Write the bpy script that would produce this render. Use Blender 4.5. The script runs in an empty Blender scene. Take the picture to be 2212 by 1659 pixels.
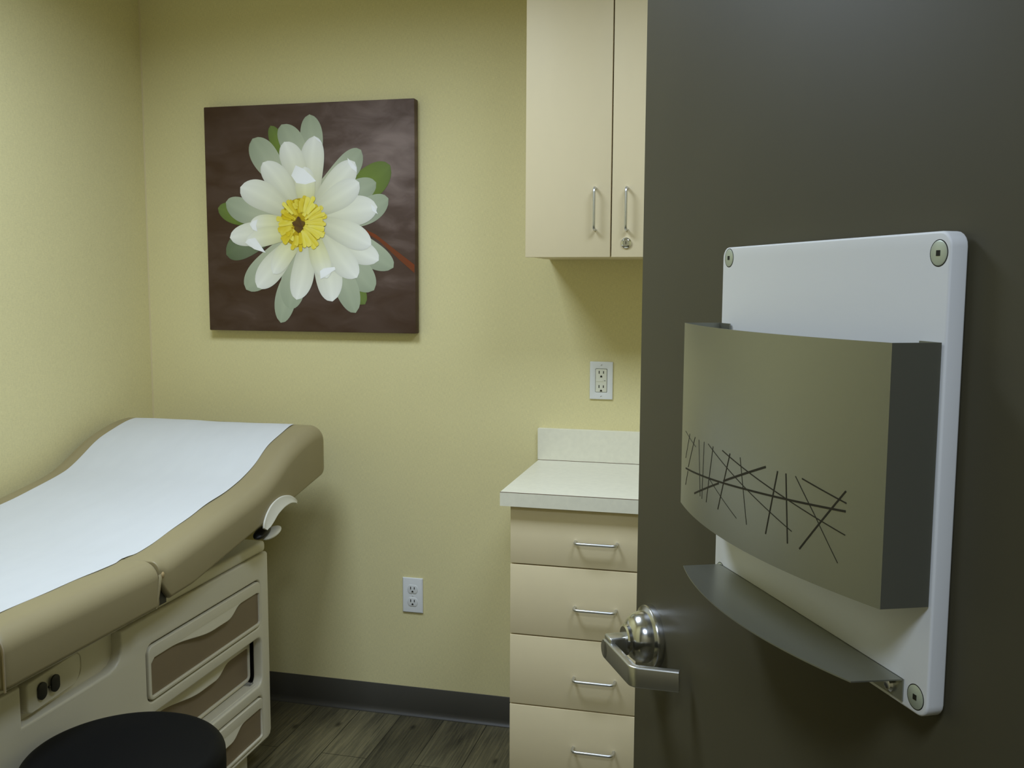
import bpy, bmesh, math, random
from mathutils import Vector, Matrix
random.seed(7)
C = bpy.context.scene.collection
PI = math.pi

# ------------------------------------------------------------------ materials
def mat(name, col, rough=0.5, metal=0.0, spec=0.5, bump=None, var=None, coat=0.0):
    """col: linear rgb; bump: (scale xyz, strength, distance); var: (scale xyz, amount)"""
    m = bpy.data.materials.new(name); m.use_nodes = True
    nt = m.node_tree; b = nt.nodes['Principled BSDF']
    b.inputs['Base Color'].default_value = (*col, 1)
    b.inputs['Roughness'].default_value = rough
    b.inputs['Metallic'].default_value = metal
    b.inputs['Specular IOR Level'].default_value = spec
    b.inputs['Coat Weight'].default_value = coat
    tc = nt.nodes.new('ShaderNodeTexCoord')
    def noise(scale, detail=3):
        mp = nt.nodes.new('ShaderNodeMapping'); mp.inputs['Scale'].default_value = scale
        nt.links.new(tc.outputs['Object'], mp.inputs['Vector'])
        n = nt.nodes.new('ShaderNodeTexNoise'); n.inputs['Scale'].default_value = 1; n.inputs['Detail'].default_value = detail
        nt.links.new(mp.outputs['Vector'], n.inputs['Vector']); return n
    if var:
        n = noise(var[0])
        mr = nt.nodes.new('ShaderNodeMapRange')
        mr.inputs['From Min'].default_value = .3; mr.inputs['From Max'].default_value = .7
        mr.inputs['To Min'].default_value = 1 - var[1]; mr.inputs['To Max'].default_value = 1 + var[1]
        nt.links.new(n.outputs['Fac'], mr.inputs['Value'])
        hs = nt.nodes.new('ShaderNodeHueSaturation'); hs.inputs['Color'].default_value = (*col, 1)
        nt.links.new(mr.outputs['Result'], hs.inputs['Value'])
        nt.links.new(hs.outputs['Color'], b.inputs['Base Color'])
    if bump:
        n = noise(bump[0], 2)
        bp = nt.nodes.new('ShaderNodeBump'); bp.inputs['Strength'].default_value = bump[1]; bp.inputs['Distance'].default_value = bump[2]
        nt.links.new(n.outputs['Fac'], bp.inputs['Height']); nt.links.new(bp.outputs['Normal'], b.inputs['Normal'])
    return m

def wallpaper(name, col):
    """woven linen vinyl: two crossed stretched noises"""
    m = mat(name, col, .75, spec=.25); nt = m.node_tree; b = nt.nodes['Principled BSDF']
    tc = nt.nodes.new('ShaderNodeTexCoord'); outs = []
    for sc in ((110, 110, 1100), (900, 900, 80), (9, 9, 9)):
        mp = nt.nodes.new('ShaderNodeMapping'); mp.inputs['Scale'].default_value = sc
        nt.links.new(tc.outputs['Object'], mp.inputs['Vector'])
        n = nt.nodes.new('ShaderNodeTexNoise'); n.inputs['Scale'].default_value = 1; n.inputs['Detail'].default_value = 2
        nt.links.new(mp.outputs['Vector'], n.inputs['Vector']); outs.append(n.outputs['Fac'])
    def math_(op, a, c):
        x = nt.nodes.new('ShaderNodeMath'); x.operation = op
        for i, v in enumerate((a, c)):
            if isinstance(v, (int, float)): x.inputs[i].default_value = v
            else: nt.links.new(v, x.inputs[i])
        return x.outputs[0]
    weave = math_('ADD', outs[0], outs[1])
    tot = math_('ADD', weave, math_('MULTIPLY', outs[2], .12))
    mr = nt.nodes.new('ShaderNodeMapRange'); mr.inputs['From Min'].default_value = .66; mr.inputs['From Max'].default_value = 1.46
    mr.inputs['To Min'].default_value = .88; mr.inputs['To Max'].default_value = 1.12
    nt.links.new(tot, mr.inputs['Value'])
    hs = nt.nodes.new('ShaderNodeHueSaturation'); hs.inputs['Color'].default_value = (*col, 1)
    nt.links.new(mr.outputs['Result'], hs.inputs['Value']); nt.links.new(hs.outputs['Color'], b.inputs['Base Color'])
    bp = nt.nodes.new('ShaderNodeBump'); bp.inputs['Strength'].default_value = .06; bp.inputs['Distance'].default_value = .0003
    nt.links.new(weave, bp.inputs['Height']); nt.links.new(bp.outputs['Normal'], b.inputs['Normal'])
    return m

def plank_floor(name):
    m = mat(name, (.1, .09, .07), .42, spec=.4); nt = m.node_tree; b = nt.nodes['Principled BSDF']
    tc = nt.nodes.new('ShaderNodeTexCoord')
    mp = nt.nodes.new('ShaderNodeMapping'); mp.inputs['Rotation'].default_value = (0, 0, PI/2); mp.inputs['Location'].default_value = (.37, .05, 0)
    nt.links.new(tc.outputs['Object'], mp.inputs['Vector'])
    br = nt.nodes.new('ShaderNodeTexBrick'); br.offset = .37; br.inputs['Scale'].default_value = 1
    br.inputs['Brick Width'].default_value = 1.1; br.inputs['Row Height'].default_value = .152
    br.inputs['Mortar Size'].default_value = .0015; br.inputs['Mortar Smooth'].default_value = .2; br.inputs['Bias'].default_value = 0
    br.inputs['Color1'].default_value = (.62, .62, .62, 1); br.inputs['Color2'].default_value = (1.25, 1.25, 1.25, 1); br.inputs['Mortar'].default_value = (.22, .22, .22, 1)
    nt.links.new(mp.outputs['Vector'], br.inputs['Vector'])
    def ns(sc, det, dist=0):
        q = nt.nodes.new('ShaderNodeMapping'); q.inputs['Scale'].default_value = sc
        nt.links.new(tc.outputs['Object'], q.inputs['Vector'])
        n = nt.nodes.new('ShaderNodeTexNoise'); n.inputs['Scale'].default_value = 1; n.inputs['Detail'].default_value = det; n.inputs['Distortion'].default_value = dist
        nt.links.new(q.outputs['Vector'], n.inputs['Vector']); return n.outputs['Fac']
    grain = ns((110, 3.6, 1), 8, 1.6); blotch = ns((9, 2.2, 1), 4, .4)
    cr = nt.nodes.new('ShaderNodeValToRGB'); e = cr.color_ramp.elements
    e[0].position = .32; e[0].color = (.032, .028, .017, 1); e[1].position = .68; e[1].color = (.175, .150, .078, 1)
    x = cr.color_ramp.elements.new(.5); x.color = (.092, .081, .044, 1)
    ad = nt.nodes.new('ShaderNodeMix'); ad.inputs['Factor'].default_value = .5
    nt.links.new(grain, ad.inputs['A']); nt.links.new(blotch, ad.inputs['B']); nt.links.new(ad.outputs['Result'], cr.inputs['Fac'])
    # knots
    vo = nt.nodes.new('ShaderNodeTexVoronoi'); q = nt.nodes.new('ShaderNodeMapping'); q.inputs['Scale'].default_value = (4.6, 2.4, 1)
    nt.links.new(tc.outputs['Object'], q.inputs['Vector']); nt.links.new(q.outputs['Vector'], vo.inputs['Vector']); vo.inputs['Scale'].default_value = 1; vo.voronoi_dimensions = '2D'
    kr = nt.nodes.new('ShaderNodeMapRange'); kr.inputs['From Min'].default_value = .015; kr.inputs['From Max'].default_value = .06
    kr.inputs['To Min'].default_value = .35; kr.inputs['To Max'].default_value = 1; nt.links.new(vo.outputs['Distance'], kr.inputs['Value'])
    def mul(a, c):
        z = nt.nodes.new('ShaderNodeMix'); z.data_type = 'RGBA'; z.blend_type = 'MULTIPLY'; z.inputs['Factor'].default_value = 1
        nt.links.new(a, z.inputs['A']); nt.links.new(c, z.inputs['B']); return z.outputs['Result']
    nt.links.new(mul(mul(cr.outputs['Color'], br.outputs['Color']), kr.outputs['Result']), b.inputs['Base Color'])
    bp = nt.nodes.new('ShaderNodeBump'); bp.inputs['Strength'].default_value = .2; bp.inputs['Distance'].default_value = .0008
    nt.links.new(grain, bp.inputs['Height']); nt.links.new(bp.outputs['Normal'], b.inputs['Normal'])
    return m

def vcol(name, rough=.6, spec=.3):
    m = mat(name, (1, 1, 1), rough, spec=spec); nt = m.node_tree
    a = nt.nodes.new('ShaderNodeVertexColor'); a.layer_name = 'Col'
    nt.links.new(a.outputs['Color'], nt.nodes['Principled BSDF'].inputs['Base Color']); return m

def canvas_mat(name):
    m = mat(name, (.08, .05, .045), .6, spec=.3); nt = m.node_tree; b = nt.nodes['Principled BSDF']
    tc = nt.nodes.new('ShaderNodeTexCoord')
    def ns(sc, det, rot=0, dist=0):
        q = nt.nodes.new('ShaderNodeMapping'); q.inputs['Scale'].default_value = sc; q.inputs['Rotation'].default_value = (0, rot, 0)
        nt.links.new(tc.outputs['Object'], q.inputs['Vector'])
        n = nt.nodes.new('ShaderNodeTexNoise'); n.inputs['Scale'].default_value = 1; n.inputs['Detail'].default_value = det; n.inputs['Distortion'].default_value = dist
        nt.links.new(q.outputs['Vector'], n.inputs['Vector']); return n.outputs['Fac']
    # a diffuse lighter patch of water at the print's upper right
    sep = nt.nodes.new('ShaderNodeSeparateXYZ'); nt.links.new(tc.outputs['Object'], sep.inputs[0])
    def M(op, a, c=0.0, d=None):
        x = nt.nodes.new('ShaderNodeMath'); x.operation = op
        for i, v in enumerate((a, c) if d is None else (a, c, d)):
            if isinstance(v, (int, float)): x.inputs[i].default_value = v
            else: nt.links.new(v, x.inputs[i])
        return x.outputs[0]
    dx = M('SUBTRACT', sep.outputs['X'], .66); dz = M('SUBTRACT', sep.outputs['Z'], .56)
    r2 = M('ADD', M('MULTIPLY', M('MULTIPLY', dx, dx), 9), M('MULTIPLY', M('MULTIPLY', dz, dz), 7))
    g = M('DIVIDE', 1, M('ADD', 1, M('MULTIPLY', r2, 3)))
    f = M('ADD', M('MULTIPLY', ns((7, 7, 16), 4, .6, .6), .75), M('MULTIPLY', g, .42))
    cr = nt.nodes.new('ShaderNodeValToRGB'); e = cr.color_ramp.elements
    e[0].position = .3; e[0].color = (.064, .033, .017, 1); e[1].position = .92; e[1].color = (.235, .17, .145, 1)
    x = cr.color_ramp.elements.new(.55); x.color = (.092, .056, .040, 1)
    nt.links.new(f, cr.inputs['Fac']); nt.links.new(cr.outputs['Color'], b.inputs['Base Color'])
    return m

MT = {}
MT['wall'] = wallpaper('linen_wallcovering', (.735, .66, .352))
MT['ceiling'] = mat('ceiling_tile', (.72, .70, .64), .9, spec=.1, var=((160, 160, 160), .05))
MT['corridor'] = mat('corridor_paint', (.58, .50, .30), .8, spec=.2, var=((3, 3, 3), .03))
MT['floor'] = plank_floor('vinyl_planks')
MT['base'] = mat('rubber_base', (.054, .050, .039), .45, spec=.4, var=((6, 6, 6), .05))
MT['door'] = mat('taupe_door_paint', (.076, .067, .038), .55, spec=.25, bump=((500, 500, 500), .05, .0004), var=((5, 5, 2), .04))
MT['laminate'] = mat('maple_beige_laminate', (.745, .635, .405), .5, spec=.35, var=((30, 30, 12), .006))
MT['lam_edge'] = mat('laminate_edge', (.72, .61, .38), .5, spec=.35)
MT['dark'] = mat('dark_gap', (.02, .016, .012), .8, spec=.1)
MT['seam'] = mat('brown_seam', (.14, .09, .05), .7, spec=.2)
MT['counter'] = mat('mottled_cream_laminate', (.79, .76, .615), .38, spec=.45, var=((60, 60, 60), .03))
MT['chrome'] = mat('satin_steel', (.66, .66, .65), .19, 1.0, bump=((900, 60, 60), .03, .0003))
MT['lever_steel'] = mat('satin_lever_steel', (.60, .60, .57), .33, 1.0, bump=((900, 60, 60), .03, .0003))
MT['polished'] = mat('polished_chrome', (.80, .80, .78), .14, 1.0)
MT['alu'] = mat('brushed_aluminium', (.66, .67, .69), .33, 1.0)
MT['plate'] = mat('white_plastic', (.74, .745, .72), .4, spec=.5)
MT['ivory'] = mat('ivory_plastic', (.74, .73, .60), .4, spec=.5)
MT['slot'] = mat('socket_slot', (.022, .02, .012), .7, spec=.2)
MT['vinyl'] = mat('taupe_vinyl', (.300, .248, .132), .42, spec=.45, bump=((420, 420, 420), .10, .0005), var=((3, 3, 3), .03))
MT['piping'] = mat('taupe_piping', (.36, .29, .19), .45, spec=.4)
MT['cream'] = mat('cream_moulded_plastic', (.72, .67, .525), .36, spec=.5, bump=((350, 350, 350), .04, .0004))
MT['lever'] = mat('pale_cream_plastic', (.66, .63, .52), .4, spec=.5)
MT['panel'] = mat('brown_drawer_panel', (.245, .185, .112), .5, spec=.35, var=((4, 4, 4), .04))
MT['paper'] = mat('white_exam_paper', (.62, .625, .615), .85, spec=.15, bump=((30, 9, 30), .06, .002), var=((25, 6, 25), .012))
MT['black'] = mat('black_vinyl', (.0035, .0035, .0035), .55, spec=.10, bump=((600, 600, 600), .15, .0006))
MT['blackpl'] = mat('black_plastic', (.012, .012, .012), .4)
MT['board'] = mat('white_painted_board', (.80, .80, .78), .5, spec=.4, bump=((300, 300, 300), .05, .0004))
MT['pocket'] = mat('taupe_metallic_paint', (.315, .318, .262), .34, .80, spec=.5)
MT['tray'] = MT['pocket']
MT['cap'] = mat('greenish_steel_cap', (.52, .57, .46), .4, .4)
MT['canvas'] = canvas_mat('brown_canvas_print')
MT['petal'] = vcol('printed_petals')
MT['housing'] = mat('light_housing', (.85, .85, .83), .5)

def emit(name, col, st):
    m = bpy.data.materials.new(name); m.use_nodes = True
    nt = m.node_tree; nt.nodes.remove(nt.nodes['Principled BSDF'])
    e = nt.nodes.new('ShaderNodeEmission'); e.inputs['Color'].default_value = (*col, 1); e.inputs['Strength'].default_value = st
    nt.links.new(e.outputs[0], nt.nodes['Material Output'].inputs['Surface']); return m

# ------------------------------------------------------------------ mesh helpers
def obj(name, bm, m, parent=None, smooth=40, loc=None):
    me = bpy.data.meshes.new(name)
    if isinstance(bm, bmesh.types.BMesh):
        bmesh.ops.recalc_face_normals(bm, faces=bm.faces)
        bm.to_mesh(me); bm.free()
    else:
        me = bm; me.name = name
    me.materials.clear(); me.materials.append(m)
    if smooth:
        me.shade_smooth(); me.set_sharp_from_angle(angle=math.radians(smooth))
    o = bpy.data.objects.new(name, me); C.objects.link(o)
    if parent: o.parent = parent
    if loc: o.location = loc
    return o

def tag(o, label, cat, group=None):
    o['label'] = label; o['category'] = cat
    if group: o['group'] = group
    return o

def thing(name, label, cat, loc=(0, 0, 0), rz=0, group=None):
    o = bpy.data.objects.new(name, None); C.objects.link(o); o.empty_display_size = .1
    o.location = loc; o.rotation_euler = (0, 0, rz)
    return tag(o, label, cat, group)

def struct(name, bm, m, parent=None, smooth=40):
    o = obj(name, bm, m, parent, smooth)
    if not parent: o['kind'] = 'structure'
    return o

def box(bm, x0, x1, y0, y1, z0, z1, bev=0, seg=2):
    t = bmesh.new()
    v = [t.verts.new((x, y, z)) for x in (x0, x1) for y in (y0, y1) for z in (z0, z1)]
    for f in ((0, 1, 3, 2), (4, 6, 7, 5), (0, 4, 5, 1), (2, 3, 7, 6), (0, 2, 6, 4), (1, 5, 7, 3)):
        t.faces.new([v[i] for i in f])
    bmesh.ops.recalc_face_normals(t, faces=t.faces)
    if bev: bmesh.ops.bevel(t, geom=list(t.edges), offset=bev, segments=seg, profile=.5, affect='EDGES', clamp_overlap=True)
    merge(bm, t); return bm

def merge(bm, t, M=None):
    if M is not None: bmesh.ops.transform(t, matrix=M, verts=t.verts)
    me = bpy.data.meshes.new('tmp'); t.to_mesh(me); t.free(); bm.from_mesh(me); bpy.data.meshes.remove(me)

def boxm(*a, **k): return box(bmesh.new(), *a, **k)

def round_path(pts, r, n=6):
    pts = [Vector(p) for p in pts]; out = [pts[0]]
    for i in range(1, len(pts) - 1):
        a, b, c = pts[i-1], pts[i], pts[i+1]
        u = (a - b).normalized(); v = (c - b).normalized()
        ang = u.angle(v); d = min(r / math.tan(ang/2), (a-b).length*.49, (c-b).length*.49); rr = d * math.tan(ang/2)
        cen = b + (u + v).normalized() * (rr / math.sin(ang/2))
        p0 = b + u*d; p1 = b + v*d
        for k in range(n + 1):
            th = (PI - ang); f0 = math.sin((1-k/n)*th)/math.sin(th); f1 = math.sin(k/n*th)/math.sin(th)
            out.append(cen + (p0 - cen)*f0 + (p1 - cen)*f1)
    out.append(pts[-1]); return out

def sweep(bm, pts, prof, up=Vector((0, 0, 1)), cap=True):
    """sweep a closed 2D profile [(a,b)] along pts; a along side = tangent x up, b along up'"""
    pts = [Vector(p) for p in pts]; rings = []
    side_prev = None
    for i, p in enumerate(pts):
        t = (pts[min(i+1, len(pts)-1)] - pts[max(i-1, 0)]).normalized()
        s = t.cross(up)
        if s.length < 1e-4: s = side_prev or t.cross(Vector((1, 0, 0)))
        s.normalize()
        side_prev = s
        u2 = s.cross(t).normalized()
        rings.append([bm.verts.new(p + s*a + u2*b) for a, b in (prof(i/(len(pts)-1)) if callable(prof) else prof)])
    n = len(rings[0])
    for r0, r1 in zip(rings, rings[1:]):
        for k in range(n): bm.faces.new((r0[k], r0[(k+1) % n], r1[(k+1) % n], r1[k]))
    if cap: bm.faces.new(rings[0][::-1]); bm.faces.new(rings[-1])
    return bm

def circle(r, n=12): return [(r*math.cos(2*PI*k/n), r*math.sin(2*PI*k/n)) for k in range(n)]
def tube(bm, pts, r, n=12, up=Vector((0, 0, 1))): return sweep(bm, pts, circle(r, n), up)

def lathe(bm, prof, axis='Z', n=48, cen=(0, 0, 0)):
    """prof: [(radius, height)] from one end to the other"""
    cen = Vector(cen); rings = []
    def P(r, h, a):
        x, y = r*math.cos(a), r*math.sin(a)
        return cen + Vector({'Z': (x, y, h), 'Y': (x, h, y), 'X': (h, x, y)}[axis])
    for r, h in prof:
        if r < 1e-6: rings.append([bm.verts.new(P(0, h, 0))])
        else: rings.append([bm.verts.new(P(r, h, 2*PI*k/n)) for k in range(n)])
    for a, b in zip(rings, rings[1:]):
        if len(a) == 1 and len(b) == 1: continue
        for k in range(n):
            k2 = (k+1) % n
            if len(a) == 1: bm.faces.new((a[0], b[k], b[k2]))
            elif len(b) == 1: bm.faces.new((a[k], a[k2], b[0]))
            else: bm.faces.new((a[k], a[k2], b[k2], b[k]))
    if len(rings[0]) > 1: bm.faces.new(rings[0])
    if len(rings[-1]) > 1: bm.faces.new(rings[-1])
    return bm

def loft(bm, secs, cap=True):
    rings = [[bm.verts.new(p) for p in s] for s in secs]; n = len(rings[0])
    for a, b in zip(rings, rings[1:]):
        for k in range(n): bm.faces.new((a[k], a[(k+1) % n], b[(k+1) % n], b[k]))
    if cap: bm.faces.new(rings[0]); bm.faces.new(rings[-1])
    return bm

def rrect(x0, x1, y0, y1, r, n=5):
    """rounded rectangle outline, counter-clockwise; r may be one radius or four (bl, br, tr, tl)"""
    R = (r,)*4 if isinstance(r, (int, float)) else r; out = []
    for (cx, cy, a0, q) in ((x0, y0, PI, R[0]), (x1, y0, 1.5*PI, R[1]), (x1, y1, 0, R[2]), (x0, y1, .5*PI, R[3])):
        ccx = cx + (q if cx == x0 else -q); ccy = cy + (q if cy == y0 else -q)
        for k in range(n + 1):
            a = a0 + (PI/2)*k/n; out.append((ccx + q*math.cos(a), ccy + q*math.sin(a)))
    return out

def plate(outer, holes, thick, bev=.002, seg=2, frame=None):
    """flat plate from 2D outlines with holes, thickness along +local z, rounded edges; frame maps (a,b,c)->world"""
    cu = bpy.data.curves.new('tmp', 'CURVE'); cu.dimensions = '2D'; cu.fill_mode = 'BOTH'
    for loop in [outer] + list(holes):
        sp = cu.splines.new('POLY'); sp.points.add(len(loop) - 1); sp.use_cyclic_u = True
        for p, (a, b) in zip(sp.points, loop): p.co = (a, b, 0, 1)
    cu.extrude = max(thick/2 - bev, 1e-5); cu.bevel_depth = bev; cu.bevel_resolution = seg; cu.offset = -bev
    o = bpy.data.objects.new('tmp', cu); C.objects.link(o)
    dg = bpy.context.evaluated_depsgraph_get(); dg.update()
    me = bpy.data.meshes.new_from_object(o.evaluated_get(dg))
    bpy.data.objects.remove(o); bpy.data.curves.remove(cu)
    bm = bmesh.new(); bm.from_mesh(me); bpy.data.meshes.remove(me)
    bmesh.ops.remove_doubles(bm, verts=bm.verts, dist=1e-6)
    for v in bm.verts:
        v.co.z += thick/2
        if frame: v.co = Vector(frame(*v.co))
    return bm

def copy_tree(o, parent=None):
    c = o.copy(); C.objects.link(c)
    if parent: c.parent = parent
    for ch in [x for x in bpy.data.objects if x.parent == o]: copy_tree(ch, c)
    return c

# ------------------------------------------------------------------ setting
XL, XR, YF, ZC = -2.048, 1.0, -2.385, 2.59     # left wall, right wall, front (door) wall, ceiling
WT = .12
def S(name, *a, m='wall'): return struct(name, boxm(*a), MT[m], smooth=0)
S('floor', -3.2, 2.6, -4.6, .15, -.1, 0, m='floor')
S('wall_back', XL - WT, XR + WT, 0, .12, 0, ZC)
S('wall_left', XL - WT, XL, YF - WT, 0, 0, ZC)
S('wall_right', XR, XR + WT, YF - WT, 0, 0, ZC)
DX0, DX1, DZ = -.67, .295, 2.13
fw = bmesh.new(); box(fw, XL, DX0, YF - WT, YF, 0, ZC); box(fw, DX1, XR, YF - WT, YF, 0, ZC); box(fw, DX0, DX1, YF - WT, YF, DZ, ZC)
struct('wall_front', fw, MT['wall'], smooth=0)
S('wall_corridor', -3.2, 2.6, -4.6, -4.48, 0, ZC, m='corridor')
S('wall_corridor_left', -3.2, -3.08, -4.48, YF - WT, 0, ZC, m='corridor')
S('wall_corridor_right', 2.48, 2.6, -4.48, YF - WT, 0, ZC, m='corridor')
fw = bmesh.new(); box(fw, -3.08, XL - WT, YF - WT, YF, 0, ZC); box(fw, XR + WT, 2.48, YF - WT, YF, 0, ZC)
struct('wall_corridor_near', fw, MT['corridor'], smooth=0)
S('ceiling', -3.2, 2.6, -4.6, .15, ZC, ZC + .1, m='ceiling')
# door frame lining the opening
jf = bmesh.new()
box(jf, DX0, DX0 + .018, YF - WT - .012, YF + .012, 0, DZ, .002); box(jf, DX1 - .018, DX1, YF - WT - .012, YF + .012, 0, DZ, .002)
box(jf, DX0, DX1, YF - WT - .012, YF + .012, DZ - .018, DZ, .002)
struct('trim_1', jf, MT['door'])

def cove(name, x0, x1):
    """rubber cove base with a curled toe along the back wall"""
    prof = [(0, .1016), (-.0022, .1016), (-.0032, .1004), (-.0032, .022), (-.0045, .013), (-.0085, .006), (-.0125, .003), (-.0135, .0012), (-.0135, 0), (0, 0)]
    b = bmesh.new()
    loft(b, [[(x, y, z) for y, z in prof] for x in (x0, x1)])
    return b
struct('baseboard_back', cove('b', XL, XR), MT['base'], smooth=50)
lb = cove('b', YF, -.004); bmesh.ops.rotate(lb, cent=(0, 0, 0), matrix=Matrix.Rotation(PI/2, 3, 'Z'), verts=lb.verts)
bmesh.ops.translate(lb, vec=(XL, 0, 0), verts=lb.verts)
struct('baseboard_left', lb, MT['base'], smooth=50)
# thin caulk bead in the corner of the two papered walls
cb = bmesh.new(); loft(cb, [[(XL, -.004, z), (XL + .0014, -.0014, z), (XL + .004, 0, z), (XL, 0, z)] for z in (.1016, ZC)])
struct('trim_2', cb, mat('cream_caulk', (.66, .56, .30), .6))

# ------------------------------------------------------------------ canvas print
PX, PZ, PW, PT = -1.7928, 1.3134, .7474, .0343
pc = thing('canvas_print', 'square canvas print of a white water lily on brown, hung on the back wall', 'picture', (PX, 0, PZ))
obj('canvas', boxm(0, PW, -PT, -.002, 0, PW, .003, 2), MT['canvas'], pc)
def lin(r, g, b): return tuple(((c/255+.055)/1.055)**2.4 if c > 10 else c/3294.6 for c in (r, g, b))
PETALS = [(0.411,0.696,0.328,0.908,0.071,'g'),(0.61,0.552,0.889,0.723,0.138,'g'),(0.296,0.493,0.059,0.552,0.093,'g'),(0.343,0.435,0.095,0.343,0.123,'d'),(0.606,0.348,0.766,0.125,0.09,'g'),(0.528,0.694,0.516,0.95,0.106,'b'),(0.481,0.695,0.381,0.911,0.112,'b'),(0.394,0.64,0.239,0.854,0.127,'b'),(0.557,0.623,0.756,0.791,0.112,'b'),(0.579,0.553,0.824,0.651,0.104,'b'),(0.609,0.482,0.88,0.582,0.112,'b'),(0.647,0.475,0.9,0.285,0.112,'b'),(0.592,0.412,0.809,0.187,0.131,'b'),(0.568,0.384,0.722,0.087,0.112,'b'),(0.474,0.341,0.359,0.038,0.104,'b'),(0.475,0.384,0.406,0.1,0.123,'b'),(0.389,0.399,0.191,0.186,0.123,'b'),(0.344,0.506,0.1,0.578,0.108,'b'),(0.406,0.47,0.116,0.419,0.104,'m'),(0.444,0.406,0.247,0.196,0.116,'m'),(0.53,0.412,0.612,0.136,0.127,'m'),(0.57,0.483,0.833,0.316,0.112,'m'),(0.534,0.596,0.538,0.857,0.113,'m'),(0.487,0.61,0.393,0.836,0.112,'m'),(0.447,0.548,0.287,0.749,0.112,'m'),(0.423,0.52,0.174,0.643,0.127,'m'),(0.533,0.553,0.727,0.741,0.116,'m'),(0.492,0.427,0.439,0.142,0.11,'m'),(0.554,0.469,0.731,0.241,0.119,'m'),(0.524,0.497,0.829,0.546,0.131,'m'),(0.539,0.49,0.799,0.383,0.112,'m'),(0.525,0.525,0.746,0.653,0.112,'m'),(0.415,0.484,0.218,0.476,0.086,'y'),(0.445,0.434,0.195,0.396,0.086,'y'),(0.484,0.441,0.327,0.258,0.09,'y'),(0.523,0.455,0.589,0.238,0.093,'y'),(0.501,0.526,0.49,0.726,0.097,'y')]
pm = bmesh.new(); cl = pm.loops.layers.float_color.new('Col'); lay = [0]
def mixc(a, b, t): t = max(0, min(1, t)); return tuple(p + (q-p)*t for p, q in zip(a, b))
PAL = {'g': (lin(98, 118, 45), lin(118, 138, 58), lin(110, 128, 66)), 'd': (lin(128, 138, 100), lin(122, 134, 104), lin(104, 118, 84)),
       'b': (lin(208, 210, 178), lin(182, 190, 164), lin(170, 180, 154)), 'm': (lin(240, 238, 200), lin(243, 243, 224), lin(251, 251, 244)),
       'y': (lin(240, 235, 150), lin(242, 241, 205), lin(252, 252, 244))}
def depth():
    lay[0] += 1; return -PT - .0004 - .00005*lay[0]
def flat_poly(pts, col, col2=None):
    y = depth(); vs = [pm.verts.new((u*PW, y, v*PW)) for u, v in pts]
    f = pm.faces.new(vs)
    for i, l in enumerate(f.loops): l[cl] = (*(col if not col2 or i % 2 else col2), 1)
def petal(bu, bv, tu, tv, w, kind):
    y = depth(); A, B = Vector((bu, bv)), Vector((tu, tv)); ax = B - A; L = ax.length; ax.normalize(); nx = Vector((-ax.y, ax.x))
    bend = random.uniform(-.06, .06)*L; N, Mx = 26, 10; grid = []
    sh = [((t+.22)**.75)*max(0, 1-t**3.2)**.62 for t in [k/N for k in range(N+1)]]; mxs = max(sh)
    c0, c1, c2 = PAL[kind]; light = Vector((.35, .94))
    for k in range(N+1):
        t = k/N; row = []; cenp = A + ax*(L*t) + nx*(bend*4*t*(1-t)); hw = w/2*sh[k]/mxs
        for j in range(Mx+1):
            s = -1 + 2*j/Mx; p = cenp + nx*(hw*s)
            col = mixc(c0, c1, t*1.6) if t < .62 else mixc(c1, c2, (t-.62)/.38)
            edge = abs(s)**6
            # printed tone: soft midrib, translucent pale rim, base in the flower's own dimness
            f = .93 + .05*math.cos(s*PI) + .06*edge + .02*math.sin(s*9 + t*2)
            f *= .86 + .14*min(1, t*2.2)
            f *= (.95 + .10*(s*nx).dot(light)) if kind == 'b' else (.965 + .075*(s*nx).dot(light) - .10*abs(s)**5)
            if kind in 'my': f *= .90 + .10*min(1, max(0, (t - .12)*2.0))
            row.append((pm.verts.new((p.x*PW, y, p.y*PW)), tuple(min(1, c*f) for c in col)))
        grid.append(row)
    for k in range(N):
        for j in range(Mx):
            q = (grid[k][j], grid[k][j+1], grid[k+1][j+1], grid[k+1][j])
            try: fc = pm.faces.new([x[0] for x in q])
            except ValueError: continue
            for l, x in zip(fc.loops, q): l[cl] = (*x[1], 1)
flat_poly([(0.746,0.463),(0.82,0.428),(0.91,0.361),(.996,0.298),(.996,0.262),(0.931,0.316),(0.835,0.4),(0.753,0.449)], lin(126, 58, 22), lin(116, 60, 28))
for p in PETALS: petal(*p)
W1, W2 = lin(254, 254, 254), lin(248, 248, 246)
for pts in ([(0.447,0.733),(0.486,0.716),(0.52,0.687),(0.544,0.662),(0.492,0.649),(0.449,0.656),(0.425,0.689)], [(0.216,0.479),(0.233,0.493),(0.257,0.499),(0.248,0.472),(0.255,0.446),(0.232,0.454)],
            [(0.192,0.397),(0.21,0.413),(0.243,0.418),(0.293,0.351),(0.237,0.367)], [(0.557,0.234),(0.555,0.27),(0.574,0.283),(0.625,0.288),(0.63,0.277),(0.589,0.252)],
            [(0.693,0.759),(0.734,0.717),(0.735,0.696),(0.711,0.714),(0.695,0.739)], [(0.799,0.56),(0.818,0.542),(0.831,0.515),(0.807,0.529)], [(0.535,0.857),(0.565,0.839),(0.576,0.821),(0.55,0.839)]):
    flat_poly(pts, W1, W2)
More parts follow.
